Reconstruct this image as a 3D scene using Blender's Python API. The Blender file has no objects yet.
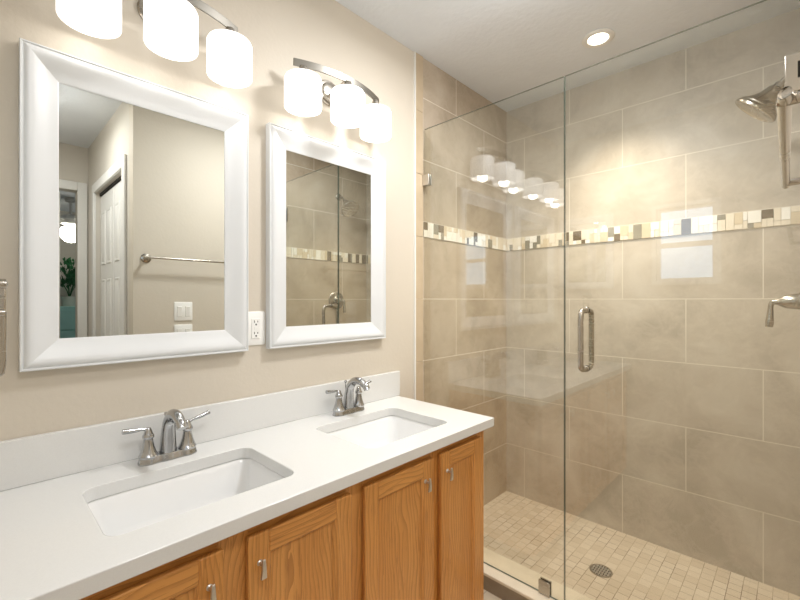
import bpy, bmesh, math, random
from mathutils import Vector, Matrix
random.seed(7)
PI = math.pi

# ------------------------------------------------------------------ camera
CAMX, CAMZ = 1.51, 1.39
cam_d = bpy.data.cameras.new('camera')
cam = bpy.data.objects.new('camera', cam_d)
bpy.context.scene.collection.objects.link(cam)
cam.location = (CAMX, 0.0, CAMZ)
cam.rotation_euler = (PI/2, 0, math.radians(44.0))
cam_d.sensor_width = 36.0
cam_d.sensor_fit = 'HORIZONTAL'
cam_d.lens = 36.0*409.0/800.0
cam_d.clip_start = 0.02
bpy.context.scene.camera = cam

# ------------------------------------------------------------------ world, exposure
SC = bpy.context.scene
w = bpy.data.worlds.new('world'); SC.world = w; w.use_nodes = True
w.node_tree.nodes['Background'].inputs[0].default_value = (0.80, 0.90, 1.0, 1)
w.node_tree.nodes['Background'].inputs[1].default_value = 1.0
SC.view_settings.view_transform = 'Standard'
SC.view_settings.look = 'None'
SC.view_settings.gamma = 1.0
SC.view_settings.use_curve_mapping = False
SC.view_settings.exposure = 0.18

SHADE_EMIT = 1.2        # luminous opal shades
BULB_W = 0.35             # bulb inside each shade
DOWN_W = 98.0            # warm recessed lamp in the shower ceiling
WIN_EMIT = 2.6           # daylit frosted window panes
ROOM_FILL_W = 25.0            # added fill lamp over the dressing area, unseen above the frame
HALL_FILL_W = 14.0             # added fill lamp on the hall ceiling, out of view

COL = SC.collection

# ------------------------------------------------------------------ materials
def s2l(c):
    return tuple((v/255/12.92 if v/255 <= .04045 else ((v/255+.055)/1.055)**2.4) for v in c)

class NT:
    def __init__(s, name):
        s.m = bpy.data.materials.new(name); s.m.use_nodes = True
        s.t = s.m.node_tree; s.b = s.t.nodes['Principled BSDF']; s.out = s.t.nodes['Material Output']
    def n(s, kind, **kw):
        o = s.t.nodes.new(kind)
        for k, v in kw.items(): setattr(o, k, v)
        return o
    def l(s, a, b): s.t.links.new(a, b)
    def math(s, op, a, b=None, c=None):
        o = s.n('ShaderNodeMath', operation=op)
        for i, v in enumerate((a, b, c)):
            if v is None: continue
            if isinstance(v, (int, float)): o.inputs[i].default_value = v
            else: s.l(v, o.inputs[i])
        return o.outputs[0]
    def coord(s): return s.n('ShaderNodeTexCoord').outputs['Object']
    def geo(s): return s.n('ShaderNodeNewGeometry').outputs['Position']
    def sep(s, v):
        o = s.n('ShaderNodeSeparateXYZ'); s.l(v, o.inputs[0]); return o.outputs
    def comb(s, x, y, z=0.0):
        o = s.n('ShaderNodeCombineXYZ')
        for i, v in enumerate((x, y, z)):
            if isinstance(v, (int, float)): o.inputs[i].default_value = v
            else: s.l(v, o.inputs[i])
        return o.outputs[0]
    def noise(s, vec, scale, detail=3, rough=.55, dist=0.0):
        o = s.n('ShaderNodeTexNoise'); o.inputs['Scale'].default_value = scale
        o.inputs['Detail'].default_value = detail; o.inputs['Roughness'].default_value = rough
        o.inputs['Distortion'].default_value = dist
        s.l(vec, o.inputs['Vector']); return o.outputs['Fac']
    def ramp(s, fac, stops):
        o = s.n('ShaderNodeValToRGB'); e = o.color_ramp.elements
        while len(e) < len(stops): e.new(0.5)
        for i, (p, c) in enumerate(stops):
            e[i].position = p; e[i].color = (*s2l(c), 1)
        s.l(fac, o.inputs[0]); return o.outputs[0]
    def mix(s, fac, a, b):
        o = s.n('ShaderNodeMix', data_type='RGBA')
        if isinstance(fac, (int, float)): o.inputs[0].default_value = fac
        else: s.l(fac, o.inputs[0])
        for k, v in ((6, a), (7, b)):
            if isinstance(v, tuple): o.inputs[k].default_value = (*s2l(v), 1)
            else: s.l(v, o.inputs[k])
        return o.outputs[2]
    def bump(s, h, strength=.2, dist=.002):
        o = s.n('ShaderNodeBump'); o.inputs['Strength'].default_value = strength
        o.inputs['Distance'].default_value = dist
        s.l(h, o.inputs['Height']); s.l(o.outputs[0], s.b.inputs['Normal'])
    def set(s, rough=None, metal=None, spec=None, col=None, coat=None):
        if rough is not None:
            if isinstance(rough, (int, float)): s.b.inputs['Roughness'].default_value = rough
            else: s.l(rough, s.b.inputs['Roughness'])
        if metal is not None: s.b.inputs['Metallic'].default_value = metal
        if spec is not None: s.b.inputs['Specular IOR Level'].default_value = spec
        if coat is not None:
            s.b.inputs['Coat Weight'].default_value = coat; s.b.inputs['Coat Roughness'].default_value = .08
        if col is not None:
            if isinstance(col, tuple): s.b.inputs['Base Color'].default_value = (*s2l(col), 1)
            else: s.l(col, s.b.inputs['Base Color'])
        return s

def plain(name, c, rough=.5, metal=0.0, spec=.5, var=3, vscale=6.0, bump=None, coat=None):
    t = NT(name); p = t.coord()
    nz = t.noise(p, vscale, 3)
    lo = tuple(max(0, v-var) for v in c); hi = tuple(min(255, v+var) for v in c)
    t.set(rough, metal, spec, t.ramp(nz, [(.3, lo), (.7, hi)]), coat)
    if bump: t.bump(t.noise(p, bump[0], 3), bump[1], bump[2])
    return t.m

M = {}
M['paint'] = plain('wall_paint', (207, 198, 183), .62, var=2, vscale=2.0, bump=(55, .22, .003))
M['ceiling'] = plain('ceiling_texture_paint', (222, 226, 231), .85, var=2, bump=(38, .4, .006))
M['white_trim'] = plain('white_trim_paint', (228, 227, 223), .38, var=1)
M['frame_white'] = plain('white_satin_frame_lacquer', (219, 221, 222), .32, var=1)
M['hall_paint'] = plain('hall_paint', (208, 202, 191), .65, var=2)
M['porcelain'] = plain('white_porcelain', (230, 230, 229), .06, var=1, coat=.6)
M['plastic'] = plain('white_plastic', (240, 239, 235), .3, var=1)
M['dark'] = plain('black_slot', (16, 15, 14), .6, var=2)
M['shadowbox'] = plain('dark_track', (34, 32, 30), .6, var=2)
M['black_metal'] = plain('dark_hinge_metal', (40, 38, 35), .35, metal=.8, var=3)
M['toe'] = plain('toe_kick_brown', (95, 55, 25), .6, var=6)
M['aqua'] = plain('aqua_paint', (165, 215, 210), .45, var=4)
M['pot'] = plain('pale_ceramic', (225, 222, 214), .4, var=3)
M['leaf'] = plain('dark_green_leaf', (30, 92, 52), .5, var=18, vscale=25)
M['rubber'] = plain('clear_seal', (150, 150, 140), .4, var=2)
M['edge'] = plain('polished_glass_edge', (92, 104, 94), .15, var=4)

def nickel(name, c, rough, aniso=.4):
    t = NT(name); p = t.coord(); x, y, z = t.sep(p)
    v = t.comb(x, y, t.math('MULTIPLY', z, 14.0))
    nz = t.noise(v, 8, 2)
    r = t.math('MULTIPLY_ADD', nz, .03, rough-.015)
    t.set(r, 1.0, .5, t.ramp(nz, [(.2, tuple(k-2 for k in c)), (.8, c)]))
    return t.m
M['nickel'] = nickel('brushed_nickel', (184, 178, 168), .27)
M['chrome'] = nickel('polished_faucet_metal', (184, 185, 186), .16)
M['satin'] = nickel('satin_clip_metal', (214, 211, 205), .38)
M['nickel_flat'] = nickel('satin_nickel_bar', (150, 146, 138), .42)

t = NT('mirror_silver'); t.set(.0, 1.0, .5, (222, 225, 222))
t.b.inputs['Roughness'].default_value = 0.005
M['mirror'] = t.m

# counter top: white quartz with very faint flecks
t = NT('white_quartz'); p = t.coord()
v = t.n('ShaderNodeTexVoronoi'); v.inputs['Scale'].default_value = 420; t.l(p, v.inputs['Vector'])
t.set(.16, 0, .5, t.mix(t.math('MULTIPLY', v.outputs['Color'], .35), (221, 221, 219), (210, 210, 208)), coat=.3)
M['quartz'] = t.m

# oak, grain along a chosen axis
def oak(name, axis, base=((203, 138, 67), (223, 163, 92), (148, 88, 38))):
    t = NT(name); p = t.geo(); x, y, z = t.sep(p)
    oi = t.n('ShaderNodeObjectInfo').outputs['Random']
    if axis == 'z': u, l = y, z
    else: u, l = z, y
    uu = t.math('ADD', u, t.math('MULTIPLY', x, .7))
    warp = t.noise(t.comb(t.math('MULTIPLY', uu, 3.5), t.math('MULTIPLY', l, 1.1), oi), 1.6, 2)
    s = t.math('ADD', uu, t.math('MULTIPLY', warp, .16))
    rings = t.math('FRACT', t.math('MULTIPLY', s, 70))
    rings = t.math('POWER', rings, 3.0)
    fine = t.noise(t.comb(t.math('MULTIPLY', uu, 240), t.math('MULTIPLY', l, 9), oi), 1.0, 3, .6)
    big = t.noise(t.comb(t.math('MULTIPLY', uu, 8), t.math('MULTIPLY', l, 1.5), oi), 1.0, 2)
    c0 = t.ramp(big, [(.25, base[0]), (.75, base[1])])
    c1 = t.mix(t.math('MULTIPLY', rings, .55), c0, base[2])
    pores = t.math('MULTIPLY', t.math('GREATER_THAN', fine, .60), .35)
    c2 = t.mix(pores, c1, (138, 82, 34))
    t.set(.34, 0, .45, c2, coat=.15)
    t.bump(fine, .08, .001)
    return t.m
M['oak_v'] = oak('honey_oak_vertical', 'z')
M['oak_h'] = oak('honey_oak_horizontal', 'y')

# large porcelain wall tile, 0.629 x 0.349, running bond; ucoord 0 = x, 1 = y
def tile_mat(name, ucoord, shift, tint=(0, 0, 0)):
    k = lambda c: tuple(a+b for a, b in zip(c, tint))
    t = NT(name); p = t.geo(); s = t.sep(p); u = s[ucoord]; z = s[2]
    v = t.math('SUBTRACT', z, t.math('MULTIPLY', t.math('GREATER_THAN', z, 1.79), .088))
    vec = t.comb(t.math('ADD', u, shift), v)
    b = t.n('ShaderNodeTexBrick'); b.offset = .5; b.offset_frequency = 2; b.squash = 1
    b.inputs['Scale'].default_value = 1; b.inputs['Mortar Size'].default_value = .0024
    b.inputs['Mortar Smooth'].default_value = .15; b.inputs['Bias'].default_value = 0
    b.inputs['Brick Width'].default_value = .629; b.inputs['Row Height'].default_value = .349
    b.inputs['Color1'].default_value = (0, 0, 0, 1); b.inputs['Color2'].default_value = (1, 1, 1, 1)
    b.inputs['Mortar'].default_value = (.5, .5, .5, 1)
    t.l(vec, b.inputs['Vector'])
    cloud = t.noise(p, 3.2, 5, .6, .6)
    vein = t.noise(p, 7.0, 6, .7, .5)
    cc = t.ramp(cloud, [(.34, k((178, 168, 153))), (.52, k((195, 185, 170))), (.68, k((208, 200, 187)))])
    cc = t.mix(t.math('MULTIPLY', t.math('SUBTRACT', 1.0, t.math('MULTIPLY', t.math('ABSOLUTE', t.math('SUBTRACT', vein, .5)), 22)), .22), cc, k((218, 210, 196)))
    shade = t.math('MULTIPLY', b.outputs['Color'], .22)
    cc = t.mix(shade, cc, k((180, 169, 153)))
    cc = t.mix(b.outputs['Fac'], cc, (222, 215, 202))
    t.set(t.math('MULTIPLY_ADD', b.outputs['Fac'], .3, .40), 0, .45, cc)
    t.bump(t.math('MULTIPLY', b.outputs['Fac'], -1.0), .35, .002)
    return t.m
M['tile_x'] = tile_mat('shower_tile_back', 0, .1745)
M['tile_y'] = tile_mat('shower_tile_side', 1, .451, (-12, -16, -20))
M['tile_trim'] = plain('bullnose_tile', (190, 172, 145), .3, var=6, vscale=9)
M['curb_tile'] = plain('curb_riser_tile', (148, 133, 114), .35, var=10, vscale=9)
M['curb_top'] = plain('cream_marble', (228, 217, 196), .22, var=7, vscale=7)

t = NT('travertine_floor_mosaic'); p = t.geo(); s = t.sep(p)
vec = t.comb(t.math('ADD', s[1], .02), t.math('ADD', s[0], .01))
b = t.n('ShaderNodeTexBrick'); b.offset = .5; b.offset_frequency = 2; b.squash = 1
for k, vv in (('Scale', 1), ('Mortar Size', .0016), ('Mortar Smooth', .2), ('Bias', 0), ('Brick Width', .0535), ('Row Height', .0535)):
    b.inputs[k].default_value = vv
b.inputs['Color1'].default_value = (0, 0, 0, 1); b.inputs['Color2'].default_value = (1, 1, 1, 1); b.inputs['Mortar'].default_value = (.5, .5, .5, 1)
t.l(vec, b.inputs['Vector'])
cl = t.noise(p, 14, 4)
cc = t.mix(b.outputs['Color'], (206, 190, 168), (222, 209, 190))
cc = t.mix(t.math('MULTIPLY', cl, .5), cc, (198, 183, 160))
gr = t.ramp(t.noise(p, 5, 3), [(.42, (188, 172, 146)), (.6, (128, 110, 88))])
cc = t.mix(b.outputs['Fac'], cc, gr)
t.set(.42, 0, .4, cc); t.bump(t.math('MULTIPLY', b.outputs['Fac'], -1.0), .4, .002)
M['mosaic_floor'] = t.m

t = NT('bathroom_floor_tile'); p = t.geo(); s = t.sep(p)
b = t.n('ShaderNodeTexBrick'); b.offset = 0.0
for k, vv in (('Scale', 1), ('Mortar Size', .003), ('Brick Width', .45), ('Row Height', .45)): b.inputs[k].default_value = vv
b.inputs['Color1'].default_value = (*s2l((196, 182, 160)), 1); b.inputs['Color2'].default_value = (*s2l((204, 190, 168)), 1)
b.inputs['Mortar'].default_value = (*s2l((168, 155, 135)), 1)
t.l(t.comb(s[0], s[1]), b.inputs['Vector']); t.set(.35, 0, .5, b.outputs['Color'])
M['floor'] = t.m

for k, c, r in (('m_cream', (232, 222, 203), .25), ('m_white', (244, 241, 233), .2), ('m_beige', (214, 199, 172), .3),
                ('m_taupe', (118, 104, 84), .15), ('m_glass', (150, 145, 130), .10), ('m_grout', (205, 194, 172), .6)):
    M[k] = plain('accent_'+k[2:], c, r, var=4, vscale=14)

# clear pane: two-sided Schlick reflection over a faintly green see-through body
t = NT('clear_glass')
lw = t.n('ShaderNodeLayerWeight'); lw.inputs['Blend'].default_value = .5
fr = t.math('MULTIPLY_ADD', t.math('POWER', lw.outputs['Facing'], 5.0), .93, .07)
tr = t.n('ShaderNodeBsdfTransparent'); tr.inputs[0].default_value = (.965, .975, .955, 1)
gl = t.n('ShaderNodeBsdfGlossy'); gl.inputs['Roughness'].default_value = 0.0
gl.inputs['Color'].default_value = (1, 1, 1, 1)
mx = t.n('ShaderNodeMixShader'); t.l(fr, mx.inputs[0]); t.l(tr.outputs[0], mx.inputs[1]); t.l(gl.outputs[0], mx.inputs[2])
t.l(mx.outputs[0], t.out.inputs[0]); t.t.nodes.remove(t.b)
M['glass'] = t.m

def emit(name, c, strength):
    t = NT(name)
    p = t.coord(); nz = t.noise(p, 3, 2)
    e = t.n('ShaderNodeEmission')
    t.l(t.ramp(nz, [(.2, c), (.8, tuple(min(255, k+3) for k in c))]), e.inputs[0]); e.inputs[1].default_value = strength
    t.l(e.outputs[0], t.out.inputs[0]); t.t.nodes.remove(t.b)
    return t.m
M['bulb'] = emit('glowing_bulb', (255, 250, 242), 3.0)
M['down_lens'] = emit('glowing_downlight_lens', (255, 240, 215), 6.0)
M['win_pane'] = emit('daylit_frosted_pane', (200, 225, 250), WIN_EMIT)
M['fan_globe'] = emit('glowing_fan_globe', (255, 246, 232), 16.0)
M['fill_diffuser'] = emit('glowing_fill_diffuser', (255, 250, 244), 3.0)  # glow of the added ceiling fill lamps

# opal drum shade: gives off its own light, fine horizontal linen ribs
t = NT('opal_linen_shade'); p = t.coord(); s = t.sep(p)
st = t.noise(t.comb(t.math('MULTIPLY', s[0], 20), t.math('MULTIPLY', s[1], 20), t.math('MULTIPLY', s[2], 260)), 1.0, 2)
t.set(.35, 0, .5, t.ramp(st, [(.3, (238, 236, 234)), (.7, (248, 247, 245))]))
t.b.inputs['Emission Color'].default_value = (1.0, .985, .965, 1)
t.l(t.math('MULTIPLY_ADD', st, .12*SHADE_EMIT, .66*SHADE_EMIT), t.b.inputs['Emission Strength'])
M['shade'] = t.m

# ------------------------------------------------------------------ mesh helpers
def finish(bm, ang=35):
    bmesh.ops.recalc_face_normals(bm, faces=bm.faces)
    for f in bm.faces: f.smooth = True
    for e in bm.edges:
        if len(e.link_faces) == 2: e.smooth = e.calc_face_angle(0) < math.radians(ang)

def obj(name, bm, mat, parent=None, bevel=0, loc=None, ang=35):
    finish(bm, ang)
    me = bpy.data.meshes.new(name); bm.to_mesh(me); bm.free()
    for m in (mat if isinstance(mat, (list, tuple)) else [mat]): me.materials.append(M[m])
    o = bpy.data.objects.new(name, me); COL.objects.link(o)
    if loc: o.location = loc
    if parent: o.parent = parent
    if bevel:
        b = o.modifiers.new('bevel', 'BEVEL'); b.width = bevel; b.segments = 2; b.limit_method = 'ANGLE'
        b.angle_limit = math.radians(40)
    return o

def tag(o, label, cat, group=None):
    o['label'] = label; o['category'] = cat
    if group: o['group'] = group
    return o
def thing(name, label, cat, loc=(0, 0, 0), group=None, rz=0):
    o = bpy.data.objects.new(name, None); COL.objects.link(o); o.location = loc; o.empty_display_size = .05
    o.rotation_euler = (0, 0, rz)
    return tag(o, label, cat, group)
def structure(name, bm, mat, parent=None, bevel=0):
    o = obj(name, bm, mat, parent, bevel)
    if not parent: o['kind'] = 'structure'
    return o

def box(bm, x0, x1, y0, y1, z0, z1, mi=0):
    v = [bm.verts.new((x, y, z)) for z in (z0, z1) for y in (y0, y1) for x in (x0, x1)]
    for q in ((0, 1, 3, 2), (4, 5, 7, 6), (0, 1, 5, 4), (2, 3, 7, 6), (0, 2, 6, 4), (1, 3, 7, 5)):
        f = bm.faces.new([v[i] for i in q]); f.material_index = mi
    return v
def bx(*a):
    bm = bmesh.new(); box(bm, *a); return bm

def lathe(bm, prof, mat=None, seg=32, close=False):
    """prof: (r, h) revolved round local z, placed by a matrix"""
    mat = mat or Matrix()
    rings = []
    for r, h in prof:
        if r < 1e-6: rings.append([bm.verts.new(mat @ Vector((0, 0, h)))])
        else: rings.append([bm.verts.new(mat @ Vector((r*math.cos(2*PI*k/seg), r*math.sin(2*PI*k/seg), h))) for k in range(seg)])
    if close: rings.append(rings[0])
    for a, b in zip(rings, rings[1:]):
        for k in range(seg):
            k2 = (k+1) % seg
            if len(a) == 1 and len(b) == 1: continue
            if len(a) == 1: bm.faces.new((a[0], b[k], b[k2]))
            elif len(b) == 1: bm.faces.new((a[k], a[k2], b[0]))
            else: bm.faces.new((a[k], a[k2], b[k2], b[k]))
def axis_mat(origin, direction):
    d = Vector(direction).normalized()
    return Matrix.Translation(origin) @ d.to_track_quat('Z', 'Y').to_matrix().to_4x4()

def smooth_path(pts, n=6):
    P = [Vector(p) for p in pts]; out = []
    for i in range(len(P)-1):
        p0 = P[max(i-1, 0)]; p1 = P[i]; p2 = P[i+1]; p3 = P[min(i+2, len(P)-1)]
        for k in range(n):
            s = k/n
            out.append(.5*((2*p1)+(-p0+p2)*s+(2*p0-5*p1+4*p2-p3)*s*s+(-p0+3*p1-3*p2+p3)*s**3))
    out.append(P[-1]); return out
def tube(bm, pts, rad, seg=16, flat=(1, 1), cap=True, up=(0, 0, 1)):
    """sweep a round/oval section; rad a number or one radius per point"""
    P = [Vector(p) for p in pts]; n = len(P)
    R = rad if isinstance(rad, (list, tuple)) else [rad]*n
    if len(R) != n:
        R = [R[min(int(i/(n-1)*(len(R)-1)), len(R)-2)]*(1-(i/(n-1)*(len(R)-1)-min(int(i/(n-1)*(len(R)-1)), len(R)-2))) +
             R[min(int(i/(n-1)*(len(R)-1)), len(R)-2)+1]*(i/(n-1)*(len(R)-1)-min(int(i/(n-1)*(len(R)-1)), len(R)-2)) for i in range(n)]
    rings = []; nrm = None
    for i in range(n):
        d = (P[min(i+1, n-1)]-P[max(i-1, 0)]).normalized()
        if nrm is None:
            nrm = Vector(up)
            if abs(nrm.dot(d)) > .95: nrm = Vector((0, 1, 0)) if abs(d.y) < .9 else Vector((1, 0, 0))
        nrm = (nrm-d*nrm.dot(d)).normalized(); b = d.cross(nrm)
        rings.append([bm.verts.new(P[i]+(nrm*math.cos(2*PI*k/seg)*flat[0]+b*math.sin(2*PI*k/seg)*flat[1])*R[i]) for k in range(seg)])
    for a, b in zip(rings, rings[1:]):
        for k in range(seg): bm.faces.new((a[k], a[(k+1) % seg], b[(k+1) % seg], b[k]))
    if cap:
        bm.faces.new(rings[0]); bm.faces.new(rings[-1])

def rrect(x0, x1, y0, y1, r, n=6):
    out = []
    for cx, cy, a in ((x1-r, y1-r, 0), (x0+r, y1-r, PI/2), (x0+r, y0+r, PI), (x1-r, y0+r, 1.5*PI)):
        for k in range(n+1):
            th = a+k/n*PI/2
            out.append((cx+r*math.cos(th), cy+r*math.sin(th)))
    return out
def loft(bm, loops, cap0=False, cap1=False):
    R = [[bm.verts.new(p) for p in L] for L in loops]
    for a, b in zip(R, R[1:]):
        for k in range(len(a)):
            k2 = (k+1) % len(a); bm.faces.new((a[k], a[k2], b[k2], b[k]))
    if cap0: bm.faces.new(R[0])
    if cap1: bm.faces.new(R[-1])
    return R

# ------------------------------------------------------------------ dimensions
YG = 1.751       # shower glass plane
YB = 2.679       # shower back wall
YT = 1.683       # tile starts on the mirror wall
YS = -.075       # wall beside the vanity, behind the camera
HC = 2.757       # ceiling
XR = 1.575       # right wall
XS = 1.56        # tiled right wall of the shower
ZC = .890        # counter top
XH = 3.10        # end of hall
YH = .70         # hall wall
XE = 6.6; YE0, YE1 = -1.2, 2.6   # bedroom beyond

# ------------------------------------------------------------------ setting
structure('floor', bx(-.1, XE+.1, YE0-.1, 1.70, -.08, 0), 'floor')
structure('floor_shower', bx(0, XS, 1.862, YB, -.06, 0), 'mosaic_floor')
structure('ceiling', bx(-.1, XE+.1, YE0-.1, YB+.1, HC, HC+.1), 'ceiling')
structure('wall_left', bx(-.1, 0, YS-.1, YT-.008, 0, HC), 'paint')
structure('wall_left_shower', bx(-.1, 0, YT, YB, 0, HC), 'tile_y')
structure('wall_back', bx(-.1, XS+.1, YB, YB+.1, 0, HC), 'tile_x')
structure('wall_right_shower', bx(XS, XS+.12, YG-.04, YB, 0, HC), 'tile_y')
structure('wall_right', bx(XR, XR+.1, YH, YG-.04, 0, HC), 'paint')
# wall beside the vanity with a window opening
WX0, WX1, WZ0, WZ1 = .755, 1.115, 1.53, 2.075
bm = bmesh.new()
box(bm, 0, WX0, YS-.12, YS, 0, HC); box(bm, WX1, XH, YS-.12, YS, 0, HC)
box(bm, WX0, WX1, YS-.12, YS, 0, WZ0); box(bm, WX0, WX1, YS-.12, YS, WZ1, HC)
structure('wall_front', bm, 'paint')
# hall wall with closet opening, facing the camera side
CX0, CX1, CZ = 1.80, 2.75, 2.29
bm = bmesh.new()
box(bm, XR+.1, CX0, YH, YH+.1, 0, HC); box(bm, CX1, XH+.1, YH, YH+.1, 0, HC); box(bm, CX0, CX1, YH, YH+.1, CZ, HC)
structure('wall_hall', bm, 'hall_paint')
structure('wall_closet', bx(CX0-.05, CX1+.05, YH+.35, YH+.4, 0, HC), 'hall_paint')
# hall end wall with doorway to the bedroom
DY0, DY1, DZ = -.05, .622, 2.36
bm = bmesh.new()
box(bm, XH, XH+.1, DY1, YH, 0, HC); box(bm, XH, XH+.1, YS-.0, DY0, 0, HC); box(bm, XH, XH+.1, DY0, DY1, DZ, HC)
structure('wall_hall_end', bm, 'hall_paint')
bm = bmesh.new()
box(bm, XE, XE+.1, YE0, YE1, 0, HC); box(bm, XH+.1, XE, YE0-.1, YE0, 0, HC); box(bm, XH+.1, XE, YE1, YE1+.1, 0, HC)
box(bm, XH, XH+.1, YE0, YS, 0, HC); box(bm, XH, XH+.1, YH+.1, YE1, 0, HC)
structure('wall_bedroom', bm, 'hall_paint')
bm = bmesh.new(); box(bm, XH+.1, XE, YB+.1-.18, YE1, HC, HC+.1)
bm.free()

# white edge strip and bullnose column where the tile begins
structure('trim_1', bx(-.004, .007, YT-.010, YT, 0, HC), 'white_trim')
bm = bmesh.new()
zz = 0
while zz < HC-.01:
    z1 = min(zz+.349-.0015, HC); box(bm, 0, .006, YT+.001, YG-.006, zz, z1); zz += .349
structure('trim_2', bm, 'tile_trim', bevel=.001)
# closet and doorway casings
bm = bmesh.new()
box(bm, CX0-.075, CX0, YH-.018, YH, 0, CZ+.075); box(bm, CX1, CX1+.075, YH-.018, YH, 0, CZ+.075); box(bm, CX0, CX1, YH-.018, YH, CZ, CZ+.075)
structure('trim_3', bm, 'white_trim', bevel=.004)
bm = bmesh.new()
box(bm, XH-.018, XH, DY1, DY1+.07, 0, DZ+.075); box(bm, XH-.018, XH, DY0, DY1, DZ, DZ+.075)
structure('trim_4', bm, 'white_trim', bevel=.004)
structure('baseboard_right', bx(XR-.014, XR, YH+.01, 1.66, 0, .1), 'white_trim', bevel=.004)

# mosaic accent bands, pieces set in grout
def accent(name, x0, z0, z1, length, place):
    bm = bmesh.new()
    def put(a0, a1, c0, c1, mi, th):
        place(bm, a0, a1, c0, c1, th, mi)
    put(0, length, z0, z1, 5, .003)
    a = 0; g = .0022
    while a < length-.01:
        wd = min(random.choice((.018, .026, .034, .044, .052)), length-a)
        pat = random.random(); H = z1-z0
        if pat < .3: cuts = [0, 1]
        elif pat < .55: cuts = [0, .3, 1]
        elif pat < .8: cuts = [0, .68, 1]
        else: cuts = [0, .48, 1]
        for c, d in zip(cuts, cuts[1:]):
            parts = [(a, a+wd)]
            if wd > .04 and (d-c) < .5: parts = [(a, a+wd*.45), (a+wd*.45, a+wd)]
            for p0, p1 in parts:
                mi = random.choices((0, 1, 2, 3, 4), (36, 28, 18, 11, 7))[0]
                put(p0+g/2, p1-g/2, z0+c*H+g/2, z0+d*H-g/2, mi, .006+random.random()*.0015)
        a += wd
    return structure(name, bm, ['m_cream', 'm_white', 'm_beige', 'm_taupe', 'm_glass', 'm_grout'])
Z0, Z1 = 1.746, 1.832
accent('trim_5', 0, Z0, Z1, YB-YG-.002, lambda bm, a0, a1, c0, c1, th, mi: box(bm, 0, th, YG+.001+a0, YG+.001+a1, c0, c1, mi))
accent('trim_6', 0, Z0, Z1, XS-.012, lambda bm, a0, a1, c0, c1, th, mi: box(bm, .008+a0, .008+a1, YB-th, YB, c0, c1, mi))
accent('trim_7', 0, Z0, Z1, YB-YG-.012, lambda bm, a0, a1, c0, c1, th, mi: box(bm, XS-th, XS, YG+.001+a0, YG+.001+a1, c0, c1, mi))

# curb
structure('trim_8', bx(0, XS, 1.694, 1.862, -.02, .070), 'curb_tile')
structure('trim_9', bx(0, XS, 1.688, 1.868, .070, .086), 'curb_top', bevel=.004)

# window behind the camera
win = thing('window_1', 'white window with two daylit frosted sashes, seen reflected in the shower door', 'window', ((WX0+WX1)/2, YS, WZ0))
win['kind'] = 'structure'
def W(bm_args, name, mat, bev=.002):
    bm = bmesh.new()
    for a in bm_args: box(bm, *a)
    o = obj(name, bm, mat, win, bev); o.matrix_parent_inverse = Matrix.Translation(-win.location)
    return o
e = .022; zm = (WZ0+WZ1)/2-.005
W([(WX0, WX0+e, YS-.08, YS-.02, WZ0, WZ1), (WX1-e, WX1, YS-.08, YS-.02, WZ0, WZ1), (WX0+e, WX1-e, YS-.08, YS-.02, WZ1-e, WZ1),
   (WX0+e, WX1-e, YS-.08, YS-.02, WZ0, WZ0+e), (WX0+e, WX1-e, YS-.08, YS-.02, zm-.018, zm+.018)], 'window_frame', 'white_trim')
W([(WX0-.028, WX0, YS, YS+.012, WZ0-.028, WZ1+.028), (WX1, WX1+.028, YS, YS+.012, WZ0-.028, WZ1+.028),
   (WX0, WX1, YS, YS+.012, WZ1, WZ1+.028), (WX0, WX1, YS, YS+.012, WZ0-.028, WZ0)], 'window_casing', 'white_trim')
W([(WX0+e, WX1-e, YS-.055, YS-.049, zm+.018, WZ1-e)], 'pane', 'win_pane', 0)
W([(WX0+e, WX1-e, YS-.055, YS-.049, WZ0+e, zm-.018)], 'pane', 'win_pane', 0)

# ------------------------------------------------------------------ vanity cabinet
VX = .548      # face frame front
VY0, VY1 = YS+.004, 1.513
cab = thing('vanity_cabinet', 'honey oak double vanity cabinet under the white countertop', 'cabinet', (0, 0, 0))
bm = bmesh.new()
box(bm, 0.004, VX-.02, VY0, VY0+.018, .07, .853); box(bm, 0.004, VX-.02, VY1-.018, VY1, .07, .853)
box(bm, 0.004, VX-.02, VY0+.018, VY1-.018, .07, .088)
obj('body', bm, 'oak_v', cab, .001)
obj('toe_kick', bx(0.004, VX-.075, VY0, VY1, 0.0, .07), 'toe', cab)
doors = [(-.012, .395), (.453, .771), (.824, 1.152), (1.196, 1.470)]
bm = bmesh.new()
edges = [VY0] + [v for a, b in doors for v in (a+.008, b-.008)] + [VY1]
for i in range(0, len(edges), 2): obj('stile', bx(VX-.02, VX, edges[i], edges[i+1], .07, .853), 'oak_v', cab, .0008)
for a, b in doors:
    obj('rail', bx(VX-.02, VX-.0005, a+.008, b-.008, .808, .853), 'oak_h', cab, .0008)
    obj('rail', bx(VX-.02, VX-.0005, a+.008, b-.008, .07, .110), 'oak_h', cab, .0008)

def ring_prof(bm, y0, y1, z0, z1, prof, mi=0, sides='LRTB'):
    """mitred frame in the yz-plane; prof: (inset, x)"""
    def corner(d): return [(y0+d, z0+d), (y1-d, z0+d), (y1-d, z1-d), (y0+d, z1-d)]
    names = 'BRTL'
    for i in range(4):
        if names[i] not in sides: continue
        j = (i+1) % 4; prev = None
        for d, x in prof:
            c = corner(d); a = bm.verts.new((x, *c[i])); b = bm.verts.new((x, *c[j]))
            if prev: bm.faces.new((prev[0], prev[1], b, a))
            prev = (a, b)

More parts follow.
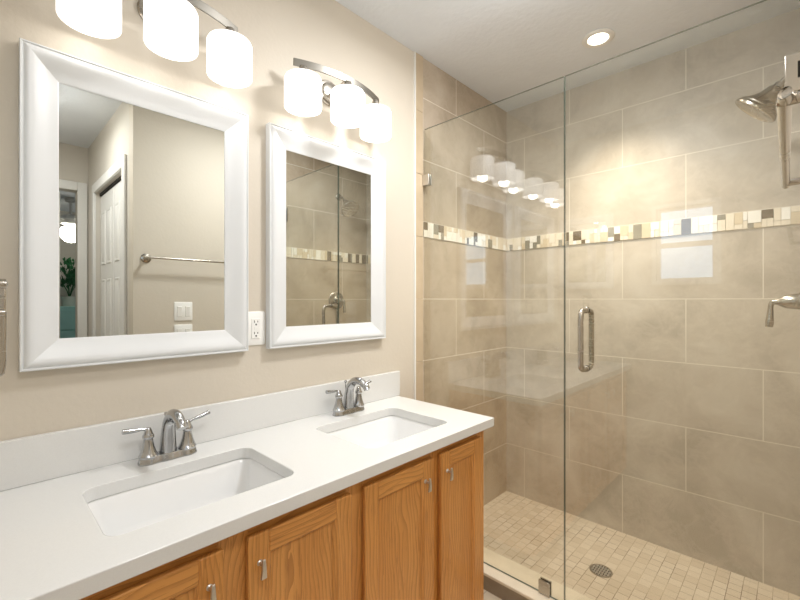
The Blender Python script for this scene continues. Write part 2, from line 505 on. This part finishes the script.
def cab_door(a, b, pull_y):
    z0, z1 = .088, .817; fw = .055
    x0 = VX+.001; xt = VX+.020
    d = obj('door', bx(x0, x0+.004, a+.003, b-.003, z0+.003, z1-.003), 'oak_v', cab)
    for p, q in ((a, a+fw), (b-fw, b)): obj('door_stile', bx(x0+.0035, xt, p, q, z0, z1), 'oak_v', d, .003)
    for p, q in ((z1-fw, z1), (z0, z0+fw)): obj('door_rail', bx(x0+.0035, xt, a+fw, b-fw, p, q), 'oak_h', d, .0025)
    bm = bmesh.new()
    box(bm, x0+.002, xt-.011, a+fw-.006, b-fw+.006, z0+fw-.006, z1-fw+.006)
    obj('door_panel', bm, 'oak_v', d)
    bm = bmesh.new()
    ring_prof(bm, a+fw-.001, b-fw+.001, z0+fw-.001, z1-fw+.001, [(0, xt-.003), (.003, xt-.003), (.007, xt-.007), (.009, xt-.0105)])
    obj('door_molding', bm, 'oak_v', d)
    # pull: round post with a flared plate
    zc = .741
    bm = bmesh.new()
    lathe(bm, [(0, -.002), (.0075, -.002), (.0075, .001), (.0045, .004), (.0042, .019), (0, .019)], axis_mat((xt, pull_y, zc+.006), (1, 0, 0)), 16)
    prof = [(.022, .0042), (.010, .0052), (-.004, .0062), (-.020, .0082), (-.024, .0084)]
    loops = []
    for dz, hw in prof:
        xc = xt+.021+.002*(1-abs(dz)/.02)
        loops.append([(xc-.003, pull_y-hw, zc+dz), (xc+.0025, pull_y-hw*.8, zc+dz), (xc+.0025, pull_y+hw*.8, zc+dz), (xc-.003, pull_y+hw, zc+dz)])
    loft(bm, loops, True, True)
    obj('door_pull', bm, 'satin', d, .0008)['label'] = 'flared brushed nickel pull'
    return d
py = [.362, .482, 1.106, 1.232]
for (a, b), p_ in zip(doors, py): cab_door(a, b, p_)

# ------------------------------------------------------------------ countertop with sink cut-outs
CT = .037
CY0, CY1, CXF = YS+.003, 1.530, .590
SINKS = [(.160, .478, .190, .645), (.155, .492, .915, 1.352)]
ct = thing('countertop', 'long white quartz vanity countertop with two sink openings and backsplash', 'countertop', (0, 0, 0))
bm = bmesh.new()
def slab_face(z):
    es = []
    for L in [[(0.002, CY0), (CXF, CY0), (CXF, CY1), (0.002, CY1)]] + [rrect(x0, x1, y0, y1, .035) for x0, x1, y0, y1 in SINKS]:
        vs = [bm.verts.new((x, y, z)) for x, y in L]
        for i in range(len(vs)): es.append(bm.edges.new((vs[i], vs[(i+1) % len(vs)])))
    return es
es = slab_face(ZC)
r = bmesh.ops.triangle_fill(bm, edges=es, use_beauty=True, use_dissolve=False)
fs = [g for g in r['geom'] if isinstance(g, bmesh.types.BMFace)]
ex = bmesh.ops.extrude_face_region(bm, geom=fs)
bmesh.ops.translate(bm, vec=(0, 0, -CT), verts=[g for g in ex['geom'] if isinstance(g, bmesh.types.BMVert)])
obj('slab', bm, 'quartz', ct, .0025, ang=30)
obj('backsplash', bx(0.001, .020, CY0, 1.543, ZC+.0002, 1.018), 'quartz', ct, .002)

def sink(x0, x1, y0, y1, label):
    s = thing('sink', label, 'sink', ((x0+x1)/2, (y0+y1)/2, ZC-.2), 'undermount vanity sinks')
    cx, cy = (x0+x1)/2, (y0+y1)/2
    def L(ins, z, r):
        return [(px-cx, py_-cy, z-(ZC-.2)) for px, py_ in rrect(x0+ins, x1-ins, y0+ins, y1-ins, r)]
    zt = ZC-CT-.0006
    bm = bmesh.new()
    loft(bm, [L(-.025, zt-.012, .05), L(-.025, zt, .05), L(-.004, zt, .038), L(-.001, zt-.004, .036), L(.006, zt-.02, .036),
              L(.022, zt-.09, .04), L(.034, zt-.118, .045), L(.055, zt-.130, .045), L(.10, zt-.134, .03), ], False, True)
    loft(bm, [L(-.025, zt-.012, .05), L(-.006, zt-.014, .04), L(.010, zt-.10, .04), L(.04, zt-.145, .04)], False, True)
    bmesh.ops.remove_doubles(bm, verts=bm.verts, dist=.0002)
    obj('basin', bm, 'porcelain', s, ang=50)
    bm = bmesh.new()
    lathe(bm, [(0, .0035), (.012, .0035), (.018, .003), (.023, .0015), (.024, 0), (.0, 0)], Matrix.Translation((0, 0, .2-CT-.134)), 28)
    obj('drain', bm, 'chrome', s)
sink(*SINKS[0], 'near white rectangular undermount sink below the wider mirror at left')
sink(*SINKS[1], 'far white rectangular undermount sink at the shower end of the countertop')

# ------------------------------------------------------------------ faucets
def faucet(x, y, label):
    f = thing('faucet', label, 'faucet', (x, y, ZC+.0006), 'two-handle centerset faucets')
    Ly = .056
    # base plate: scalloped long foot
    def outline(sc, z):
        out = []
        for k in range(64):
            th = 2*PI*k/64; c, s_ = math.cos(th), math.sin(th)
            yy = .084*(abs(c)**.7)*(1 if c >= 0 else -1)
            ww = .024+.005*math.exp(-((abs(yy)-Ly)/.018)**2)+.004*math.exp(-(yy/.018)**2)
            xx = ww*(abs(s_)**.6)*(1 if s_ >= 0 else -1)
            out.append((xx*sc, yy*(1-(1-sc)*.35), z))
        return out
    bm = bmesh.new()
    loft(bm, [outline(1, 0), outline(1, .005), outline(.93, .009), outline(.90, .018), outline(.82, .022)], True, True)
    obj('base_plate', bm, 'chrome', f, ang=50)
    # spout
    bm = bmesh.new()
    path = smooth_path([(-.004, 0, .020), (-.002, 0, .055), (.002, 0, .090), (.013, 0, .122), (.040, 0, .145), (.076, 0, .148), (.108, 0, .136), (.123, 0, .119)], 7)
    tube(bm, path, [.025, .0225, .020, .018, .0165, .0155, .0145, .0135], 20, up=(0, 1, 0))
    obj('spout', bm, 'chrome', f, ang=50)
    bm = bmesh.new()
    tube(bm, [(-.024, 0, .02), (-.024, 0, .130)], .0025, 10)
    lathe(bm, [(0, 0), (.0045, .001), (.0065, .006), (.0045, .012), (0, .013)], Matrix.Translation((-.024, 0, .128)), 14)
    obj('lift_rod', bm, 'chrome', f)
    for sgn in (-1, 1):
        bm = bmesh.new()
        lathe(bm, [(0, .018), (.026, .018), (.027, .024), (.0245, .028), (.021, .036), (.0165, .050), (.0135, .066), (.0128, .074), (.016, .078), (.0165, .084),
                   (.013, .090), (.0105, .097), (.0085, .104), (.006, .108), (0, .109)], Matrix.Translation((0, sgn*Ly, 0)), 28)
        h = obj('handle', bm, 'chrome', f, ang=40)
        bm = bmesh.new()
        tip = (.004, sgn*(Ly+.068), .111 if sgn < 0 else .122)
        tube(bm, smooth_path([(0, sgn*(Ly-.004), .098), (.001, sgn*(Ly+.012), .106), (.003, sgn*(Ly+.040), .108 if sgn < 0 else .113), tip], 6),
             [.0075, .0055, .0045, .0060, .0075, .0078], 14)
        obj('lever', bm, 'chrome', h)
faucet(.084, .422, 'near brushed two-handle faucet behind the near sink')
faucet(.084, 1.150, 'far brushed two-handle faucet behind the sink nearest the shower')

# ------------------------------------------------------------------ framed mirrors
def framed_mirror(name, label, origin, rz, wd, ht, fw, group=None):
    """built in local yz-plane facing +x, lower left corner at origin"""
    m = thing(name, label, 'mirror', origin, group, rz)
    bm = bmesh.new()
    prof = [(0, 0), (0, .029), (.0015, .032), (.005, .032), (.0065, .0295), (.0085, .0295), (.012, .0325), (.017, .034), (.023, .0335),
            (.032, .0305), (.042, .0265), (.052, .0222), (fw-.014, .0165), (fw-.004, .0145), (fw-.001, .013), (fw, .0125), (fw, .008)]
    prof = [(d if d < .04 else d, x) for d, x in prof]
    ring_prof(bm, 0, wd, 0, ht, prof)
    obj('mirror_frame', bm, 'frame_white', m, ang=25)
    obj('mirror_glass', bx(.001, .011, fw-.006, wd-fw+.006, fw-.006, ht-fw+.006), 'mirror', m)
    return m
framed_mirror('wall_mirror', 'white-framed mirror nearer the camera, reflecting the towel bar and hall', (0, .079, 1.198), 0, .633, .889, .083, 'white-framed vanity mirrors')
framed_mirror('wall_mirror', 'white-framed mirror over the far sink, reflecting the shower head and valve', (0, .797, 1.198), 0, .633, .889, .083, 'white-framed vanity mirrors')
framed_mirror('wall_mirror', 'small white-framed mirror on the side wall, seen reflected in the shower door', (.455, YS, 1.485), PI/2, .425, .60, .05)

# ------------------------------------------------------------------ vanity lights
def vanity_light(yc, zr, label):
    v = thing('vanity_light', label, 'light', (0, yc, zr), 'three-shade vanity lights')
    zb = .126   # bar centre over the root
    # oval back plate with stepped edge
    bm = bmesh.new()
    def ov(a, b, x): return [(x, a*math.cos(2*PI*k/48), .112+b*math.sin(2*PI*k/48)) for k in range(48)]
    loft(bm, [ov(.060, .056, .001), ov(.060, .056, .007), ov(.056, .052, .011), ov(.046, .043, .012), ov(.043, .040, .019), ov(.034, .031, .023)], True, True)
    obj('back_plate', bm, 'nickel', v, ang=30)
    bm = bmesh.new()
    tube(bm, smooth_path([(.018, 0, .105), (.05, 0, .103), (.09, 0, .112), (.132, 0, zb)], 6), .008, 14)
    obj('arm', bm, 'nickel', v)
    # bowed flat bar
    bm = bmesh.new(); loops = []
    n = 28; HB = .230
    def bx_at(s): return .085+.052*(1-s*s)
    for k in range(n+1):
        s = -1+2*k/n; y = s*HB; x = bx_at(s)
        loops.append([(x-.003, y, zb-.015), (x+.003, y, zb-.015), (x+.003, y, zb+.015), (x-.003, y, zb+.015)])
    loft(bm, loops, True, True)
    obj('bar', bm, 'nickel_flat', v, .001)
    for s in (-.85, 0, .85):
        y = s*HB; x = bx_at(s)+.001
        R_, zt, zbm = .0735, .072, -.055
        bm = bmesh.new()
        lathe(bm, [(0, zb-.012), (.014, zb-.012), (.016, zb-.020), (.024, zt+.008), (.024, zt-.004), (0, zt-.004)], Matrix.Translation((x, y, 0)), 24)
        obj('shade_cap', bm, 'nickel', v)
        bm = bmesh.new()
        lathe(bm, [(.020, zt), (R_-.012, zt), (R_-.004, zt-.004), (R_, zt-.012), (R_, zbm+.004), (R_-.002, zbm), (R_-.005, zbm+.002), (R_-.005, zt-.012), (.020, zt-.006)],
              Matrix.Translation((x, y, 0)), 48, True)
        sh = obj('shade', bm, 'shade', v, ang=50)
        bm = bmesh.new()
        lathe(bm, [(0, -.040), (.018, -.036), (.029, -.020), (.030, -.004), (.022, .018), (.014, .034), (.013, .062), (0, .062)], Matrix.Translation((x, y, 0)), 24)
        obj('bulb', bm, 'bulb', sh)
        L = bpy.data.lights.new('bulb_light', 'POINT'); L.energy = BULB_W; L.color = (1, .965, .93); L.shadow_soft_size = .03
        lo = bpy.data.objects.new('bulb_light', L); COL.objects.link(lo); lo.parent = sh; lo.location = (x, y, -.045)
vanity_light(.415, 2.216, 'three-shade nickel vanity light at upper left, above the mirror nearer the camera')
vanity_light(1.100, 2.206, 'three-shade nickel vanity light above the far sink mirror')

# ------------------------------------------------------------------ outlet and switches
def plate(name, label, cat, loc, rz, kind):
    o = thing(name, label, cat, loc, rz=rz)
    w_, h_ = .078, .130
    if kind == 'switch': w_ = .118
    bm = bmesh.new()
    loft(bm, [[(0.0005, *p) for p in rrect(-w_/2, w_/2, -h_/2, h_/2, .006)], [(.004, *p) for p in rrect(-w_/2, w_/2, -h_/2, h_/2, .006)],
              [(.0065, *p) for p in rrect(-w_/2+.004, w_/2-.004, -h_/2+.004, h_/2-.004, .005)]], True, True)
    obj('cover_plate', bm, 'plastic', o, ang=30)
    if kind == 'outlet':
        obj('receptacle', bx(.006, .0095, -.018, .018, -.038, .038), 'plastic', o, .0015)
        obj('reset_button', bx(.009, .0108, -.008, .008, -.006, .006), 'plastic', o, .0006)
        for s in (-1, 1):
            bm = bmesh.new()
            box(bm, .0092, .0099, -.008, -.0055, s*.022+.000, s*.022+.009); box(bm, .0092, .0099, .0055, .008, s*.022+.001, s*.022+.008)
            lathe(bm, [(0, 0), (.0032, 0), (.0032, .0008), (0, .0008)], axis_mat((.0092, 0, s*.022-.007), (1, 0, 0)), 14)
            obj('socket_slots', bm, 'dark', o)
    else:
        for s in (-1, 1):
            c = s*.026
            bm = bmesh.new()
            loft(bm, [[(.006, c-.016, -.036), (.006, c+.016, -.036), (.006, c+.016, .036), (.006, c-.016, .036)],
                      [(.0085, c-.015, -.035), (.0085, c+.015, -.035), (.012, c+.015, .035), (.012, c-.015, .035)]], True, True)
            obj('rocker', bm, 'plastic', o, .001)
    return o
plate('outlet', 'white electrical outlet on the wall between the two big mirrors', 'outlet', (0, .752, 1.280), 0, 'outlet')
plate('light_switch', 'white double rocker switch below the towel bar, upper of two, seen in the near mirror', 'switch', (XR, 1.000, 1.310), PI, 'switch')
plate('light_switch', 'white double rocker switch, lower of two, at the bottom edge of the near mirror', 'switch', (XR, 1.000, 1.155), PI, 'switch')

# ------------------------------------------------------------------ towel bar and towel ring
tb = thing('towel_bar', 'satin nickel towel bar on the right wall, its end seen at the right edge', 'towel bar', (XR, 1.02, 1.664))
TY0, TY1, TX = -.248, .295, -.0785
bm = bmesh.new(); tube(bm, smooth_path([(TX+.016, TY0-.004, 0), (TX+.007, TY0, 0), (TX+.003, TY0+.012, 0), (TX-.002, TY1-.012, 0), (TX-.002, TY1, 0)], 5), .0078, 18)
obj('bar', bm, 'nickel', tb)
for y in (TY0, TY1):
    bm = bmesh.new()
    lathe(bm, [(0, .0005), (.030, .0005), (.031, .005), (.027, .009), (.018, .012), (.012, .018), (.010, .03), (.0078, .06), (.0078, .078), (.006, .083), (0, .0845)],
          axis_mat((0, y, 0), (-1, 0, 0)), 28)
    obj('post', bm, 'nickel', tb)

tr = thing('towel_ring', 'brushed nickel towel ring at the left edge over the counter', 'towel ring', (.262, YS, 1.39))
bm = bmesh.new()
lathe(bm, [(0, .0005), (.028, .0005), (.029, .006), (.022, .011), (.012, .016), (.0095, .04), (.0090, .100), (.0115, .112), (.0115, .120), (0, .124)], axis_mat((0, 0, .035), (0, 1, 0)), 24)
obj('post', bm, 'nickel', tr)
bm = bmesh.new(); box(bm, -.005, .005, .106, .120, -.030, .034); obj('link', bm, 'nickel', tr, .003)
bm = bmesh.new()
lathe(bm, [(0, 0), (.008, .001), (.0085, .1), (.0095, .106), (.0095, .116), (0, .12)], axis_mat((0, 0.002, -.028), (0, 1, 0)), 18)
obj('arm', bm, 'nickel', tr)
bm = bmesh.new()
tube(bm, smooth_path([(0, .116, -.026), (0, .116, -.10), (0, .114, -.150), (0, .102, -.163), (0, .016, -.163), (0, .008, -.150), (0, .006, -.10), (0, .008, -.036)], 5), .0055, 12)
obj('ring', bm, 'nickel', tr)

# ------------------------------------------------------------------ shower enclosure
GT = .009
XD = .800
def pane(parent, x0, x1, z0, z1):
    bm = bmesh.new(); v = box(bm, x0, x1, YG-GT/2, YG+GT/2, z0, z1)
    for f in bm.faces:
        n = f.calc_center_median()
        f.material_index = 0 if abs(abs(n.y-YG)-GT/2) < 1e-5 or n.x < .1 else 1
    return obj('glass_pane', bm, ['glass', 'edge'], parent)
fp = thing('shower_screen', 'fixed clear glass shower panel beside the vanity, clipped to wall and curb', 'shower panel', (0, 0, 0))
pane(fp, .012, XD-.002, .0875, 2.348)
def clip(parent, cx, cz, w_=.045, h_=.055, name='glass_clip', foot=None):
    bm = bmesh.new()
    box(bm, cx-w_/2, cx+w_/2, YG-GT/2-.008, YG-GT/2-.0003, cz-h_/2, cz+h_/2)
    box(bm, cx-w_/2, cx+w_/2, YG+GT/2+.0003, YG+GT/2+.008, cz-h_/2, cz+h_/2)
    if foot == 'wall': box(bm, .0065, cx-w_/2+.004, YG-GT/2-.008, YG+GT/2+.008, cz-h_/2, cz+h_/2)
    if foot == 'curb': box(bm, cx-w_/2, cx+w_/2, YG-GT/2-.008, YG+GT/2+.008, .0862, .0872)
    if foot == 'wallr': box(bm, cx+w_/2-.004, XS-.0005, YG-GT/2-.014, YG+GT/2+.014, cz-h_/2, cz+h_/2)
    return obj(name, bm, 'nickel' if 'hinge' in name or foot == 'curb' else 'satin', parent, .0015)
clip(fp, .0305, 2.06, .044, .060, foot='wall')
clip(fp, .0305, .45, .044, .060, foot='wall')
clip(fp, .713, .117, .050, .060, foot='curb')
sd = thing('shower_door', 'clear glass hinged shower door with a nickel pull handle', 'shower door', (0, 0, 0))
pane(sd, XD+.002, XS-.022, .100, 2.348)
for cz in (2.088, .36):
    h = clip(sd, 1.5105, cz, .046, .115, 'hinge', 'wallr')
    bm = bmesh.new(); box(bm, 1.516, 1.530, YG-GT/2-.0092, YG-GT/2-.0082, cz-.020, cz+.030)
    obj('hinge_slot', bm, 'black_metal', h)
# D pull, one bow each side
hz0, hz1, hx = 1.106, 1.348, .889
hp = obj('pull_handle', (lambda b: (tube(b, smooth_path([(hx, YG-GT/2, hz0), (hx, YG-.044, hz0+.003), (hx, YG-.060, hz0+.026), (hx, YG-.060, (hz0+hz1)/2), (hx, YG-.060, hz1-.026), (hx, YG-.044, hz1-.003), (hx, YG-GT/2, hz1)], 6), .0108, 18),
        tube(b, smooth_path([(hx, YG+GT/2, hz0), (hx, YG+.044, hz0+.003), (hx, YG+.060, hz0+.026), (hx, YG+.060, (hz0+hz1)/2), (hx, YG+.060, hz1-.026), (hx, YG+.044, hz1-.003), (hx, YG+GT/2, hz1)], 6), .0108, 18), b)[2])(bmesh.new()), 'nickel', sd, ang=50)
for z in (hz0, hz1):
    for s in (-1, 1):
        bm = bmesh.new(); lathe(bm, [(0, 0), (.0135, 0), (.0135, .003), (.0115, .005), (0, .005)], axis_mat((hx, YG+s*(GT/2+.0002), z), (0, s, 0)), 20)
        obj('washer', bm, 'nickel', hp)
obj('door_sweep', bx(XD+.004, XS-.024, YG-.004, YG+.004, .088, .0995), 'rubber', sd)

# shower head
SY = 2.335
sh = thing('showerhead', 'brushed nickel bell-shaped shower head on an angled arm high on the shower wall', 'shower head', (XS, SY, 2.345))
bm = bmesh.new(); lathe(bm, [(0, .0005), (.034, .0005), (.034, .004), (.028, .010), (.014, .016), (0, .017)], axis_mat((0, 0, 0), (-1, 0, 0)), 28)
obj('escutcheon', bm, 'nickel', sh)
bm = bmesh.new(); tube(bm, smooth_path([(0, 0, 0), (-.03, 0, -.002), (-.06, 0, -.018), (-.105, 0, -.062)], 6), .0105, 16)
obj('arm', bm, 'nickel', sh)
bm = bmesh.new()
lathe(bm, [(0.0000, -0.0136), (0.0154, -0.0113), (0.0187, -0.0045), (0.0187, 0.0045), (0.0220, 0.0079), (0.0270, 0.0136), (0.0308, 0.0271), (0.0363, 0.0452), (0.0473, 0.0633), (0.0627, 0.0791), (0.0759, 0.0881), (0.0792, 0.0915), (0.0792, 0.0960), (0.0847, 0.1006), (0.0880, 0.1073), (0.0869, 0.1141), (0.0803, 0.1164), (0.0704, 0.1107), (0.0000, 0.1085)],
      axis_mat((-.100, 0, -.058), (-.68, -.0, -.73)), 40)
hd = obj('bell', bm, 'nickel', sh, ang=30)

# valve: round plate, cone body, lever hanging down
va = thing('shower_valve', 'brushed nickel shower valve with a drooping lever at the right edge', 'shower valve', (XS, 2.305, 1.385))
bm = bmesh.new(); lathe(bm, [(0, .0005), (.082, .0005), (.083, .005), (.078, .010), (.060, .015), (.040, .019), (.034, .026), (.034, .04), (0, .04)], axis_mat((0, 0, 0), (-1, 0, 0)), 40)
obj('escutcheon', bm, 'nickel', va, ang=40)
bm = bmesh.new(); lathe(bm, [(0, .035), (.030, .035), (.032, .045), (.030, .060), (.027, .078), (.020, .092), (.012, .104), (.010, .116), (0, .117)], axis_mat((0, 0, 0), (-1, 0, -.03)), 32)
kn = obj('handle', bm, 'nickel', va, ang=40)
bm = bmesh.new(); tube(bm, smooth_path([(-.100, 0, -.003), (-.114, 0, -.003), (-.122, 0, -.016), (-.124, 0, -.045), (-.126, 0, -.080), (-.128, 0, -.108)], 5), [.010, .0105, .0095, .009, .0115, .014, .012], 14)
obj('lever', bm, 'nickel', kn)

# floor drain
dr = thing('shower_drain', 'round dark metal drain grate in the shower floor', 'drain', (.794, 2.225, 0))
bm = bmesh.new(); lathe(bm, [(.044, .0003), (.054, .0003), (.054, .003), (.047, .004), (.044, .003)], None, 40, True)
obj('rim', bm, 'nickel', dr)
obj('well', (lambda b: (lathe(b, [(0, .0003), (.045, .0003), (.045, .001), (0, .001)], None, 32), b)[1])(bmesh.new()), 'dark', dr)
bm = bmesh.new()
for k in range(-3, 4):
    hw = math.sqrt(.0445**2-(k*.0125)**2)
    box(bm, k*.0125-.0032, k*.0125+.0032, -hw, hw, .0011, .003)
for k in (-1.5, -.5, .5, 1.5):
    hw = math.sqrt(.0445**2-(k*.02)**2); box(bm, -hw, hw, k*.02-.0022, k*.02+.0022, .0012, .0028)
obj('grate', bm, 'satin', dr)

# recessed downlight
DX, DYY = .771, 2.253
dl = thing('downlight', 'round recessed warm downlight in the shower ceiling', 'light', (DX, DYY, HC))
bm = bmesh.new(); lathe(bm, [(.050, -.0005), (.078, -.0005), (.079, -.004), (.074, -.008), (.058, -.010), (.050, -.006)], None, 48, True)
obj('trim_ring', bm, 'white_trim', dl, ang=40)
bm = bmesh.new(); lathe(bm, [(0, -.0055), (.050, -.0055), (.050, -.001), (0, -.001)], None, 40)
obj('lens', bm, 'down_lens', dl)
L = bpy.data.lights.new('downlight_lamp', 'SPOT'); L.energy = DOWN_W; L.color = (1, .87, .72); L.spot_size = math.radians(104); L.spot_blend = .9; L.shadow_soft_size = .045
lo = bpy.data.objects.new('downlight_lamp', L); COL.objects.link(lo); lo.parent = dl; lo.location = (0, 0, -.02)

# fill lamps added on the room and hall ceilings to brighten, kept out of view
def add_fill_light(label, loc, watts):
    cl = thing('fill_light', label, 'light', loc)
    _fill_parts(cl, watts)
def _fill_parts(cl, watts):
    bm = bmesh.new(); lathe(bm, [(0, -.0005), (.15, -.0005), (.155, -.012), (.15, -.02), (0, -.02)], None, 40); obj('base', bm, 'nickel', cl)
    bm = bmesh.new(); lathe(bm, [(0, -.075), (.06, -.070), (.11, -.052), (.138, -.022), (0, -.021)], None, 40); obj('fill_diffuser', bm, 'fill_diffuser', cl)
    L = bpy.data.lights.new('fill_lamp', 'AREA'); L.shape = 'DISK'; L.size = .30; L.energy = watts*.8; L.color = (.99, .99, 1.0)
    lo = bpy.data.objects.new('fill_lamp', L); COL.objects.link(lo); lo.parent = cl; lo.location = (0, 0, -.08)
    L = bpy.data.lights.new('fill_lamp_glow', 'POINT'); L.energy = watts*.2; L.color = (.99, .99, 1.0); L.shadow_soft_size = .035
    lo = bpy.data.objects.new('fill_lamp_glow', L); COL.objects.link(lo); lo.parent = cl; lo.location = (0, 0, -.115)
add_fill_light('added round fill light, out of view on the ceiling in front of the vanity', (.86, 1.38, HC), ROOM_FILL_W)
add_fill_light('added round fill light, out of view on the hall ceiling', (1.97, .2, HC), HALL_FILL_W)

# ------------------------------------------------------------------ hall: closet doors, bedroom door
def panel_door(parent, name, w_, h_, th, cols):
    """local: x along width, y = 0 front face looking -y"""
    bm = bmesh.new(); box(bm, 0, w_, 0, th, 0, h_)
    d = obj(name, bm, 'white_trim', parent, .002)
    rows = [(.20, .80), (.92, 1.55), (1.67, h_-.14)]
    cw = (w_-.06*(cols+1))/cols
    for r0, r1 in rows:
        for c in range(cols):
            x0 = .06+c*(cw+.06)
            bm = bmesh.new()
            def R(i, y): return [(x0+i, y, r0+i), (x0+cw-i, y, r0+i), (x0+cw-i, y, r1-i), (x0+i, y, r1-i)]
            loft(bm, [R(0, -.0002), R(.006, -.007), R(.014, -.007), R(.022, -.002), R(.040, -.009)], False, True)
            obj('raised_panel', bm, 'white_trim', d)
    return d
lw_ = (CX1-CX0-.03)/2
for k, (xx, lab) in enumerate(((CX0+.01, 'leaf nearer the bathroom'), (CX0+.02+lw_, 'leaf toward the bedroom'))):
    c = thing('closet_door', 'white panelled closet door in the hall, ' + lab + ', in the near mirror', 'door', (xx, YH+.03, .01), 'closet door leaves')
    panel_door(c, 'leaf', lw_, CZ-.04, .03, 2)
tk = structure('trim_10', bx(CX0, CX1, YH+.025, YH+.075, CZ-.022, CZ), 'shadowbox')
bd = thing('bedroom_door', 'white panelled bedroom door standing ajar at the end of the hall, seen in the mirror', 'door', (XH+.03, DY0+.005, .01), rz=math.radians(90-6))
panel_door(bd, 'leaf', .555, DZ-.03, .035, 2)

# ------------------------------------------------------------------ bedroom glimpse
fan = thing('ceiling_fan', 'white ceiling fan with a glowing globe in the bedroom, seen through the doorway', 'ceiling fan', (5.5, .88, HC))
bm = bmesh.new(); lathe(bm, [(0, -.0005), (.07, -.0005), (.065, -.05), (.016, -.07), (.016, -.22), (.09, -.24), (.12, -.29), (.11, -.35), (.05, -.38), (0, -.38)], None, 28); obj('motor', bm, 'white_trim', fan)
bm = bmesh.new(); lathe(bm, [(0, -.60), (.06, -.585), (.11, -.53), (.13, -.46), (.10, -.40), (.05, -.381), (0, -.381)], None, 28); obj('globe', bm, 'fan_globe', fan)
for k in range(5):
    th = 2*PI*k/5+.3; d = Vector((math.cos(th), math.sin(th), 0)); n = Vector((-d.y, d.x, 0))
    bm = bmesh.new()
    loft(bm, [[tuple(d*r_+n*s*wd+Vector((0, 0, -.30+s*.012+tt))) for s, tt in ((-1, 0), (1, 0), (1, .008), (-1, .008))] for r_, wd in ((.10, .02), (.2, .03), (.26, .06), (.6, .07), (.66, .05))], True, True)
    obj('blade', bm, 'white_trim', fan)


dz = thing('dresser', 'aqua painted dresser in the bedroom, seen through the doorway in the mirror', 'dresser', (6.05, .95, 0))
obj('body', bx(-.28, .28, -.5, .5, .08, 1.30), 'aqua', dz, .006)
for s in (-1, 1):
    for q in (-1, 1): obj('foot', bx(s*.24-.02, s*.24+.02, q*.46-.02, q*.46+.02, 0, .08), 'aqua', dz)
for k in range(4):
    dd = obj('drawer', bx(-.298, -.281, -.47, .47, .11+k*.29, .11+k*.29+.27), 'aqua', dz, .003)
    bm = bmesh.new()
    bm.free()
    for yy in (-.25, .25):
        bm = bmesh.new(); lathe(bm, [(0, 0), (.008, 0), (.008, .015), (.016, .022), (0, .028)], axis_mat((-.298, yy, .245+k*.29), (-1, 0, 0)), 14)
        obj('knob', bm, 'pot', dd)
pl = thing('potted_plant', 'leafy dark green potted plant standing on the aqua dresser', 'plant', (6.02, .93, 1.3005))
bm = bmesh.new(); lathe(bm, [(0, 0), (.07, 0), (.10, .12), (.105, .14), (.095, .14), (.085, .12), (0, .115)], None, 24); obj('pot', bm, 'pot', pl)
bm = bmesh.new()
for k in range(260):
    th = random.random()*2*PI; ph = random.random()*1.3; rr = .08+random.random()*.26
    c = Vector((math.cos(th)*math.sin(ph)*rr, math.sin(th)*math.sin(ph)*rr, .22+math.cos(ph)*rr*1.3))
    d = (c-Vector((0, 0, .15))).normalized()+Vector((random.uniform(-.5, .5), random.uniform(-.5, .5), random.uniform(-.6, .2))); d.normalize()
    n = d.cross(Vector((random.random(), random.random(), random.random()))).normalized(); L_ = random.uniform(.05, .09)
    m_ = d.cross(n)*.004
    v = [bm.verts.new(p) for p in (c, c+d*L_*.5+n*L_*.28+m_, c+d*L_, c+d*L_*.5-n*L_*.28+m_)]
    bm.faces.new(v)
obj('foliage', bm, 'leaf', pl)
bm = bmesh.new()
for k in range(7):
    th = k*.9; tube(bm, [(0, 0, .11), (.03*math.cos(th), .03*math.sin(th), .22), (.12*math.cos(th), .12*math.sin(th), .40)], .005, 8)
obj('stem', bm, 'leaf', pl)
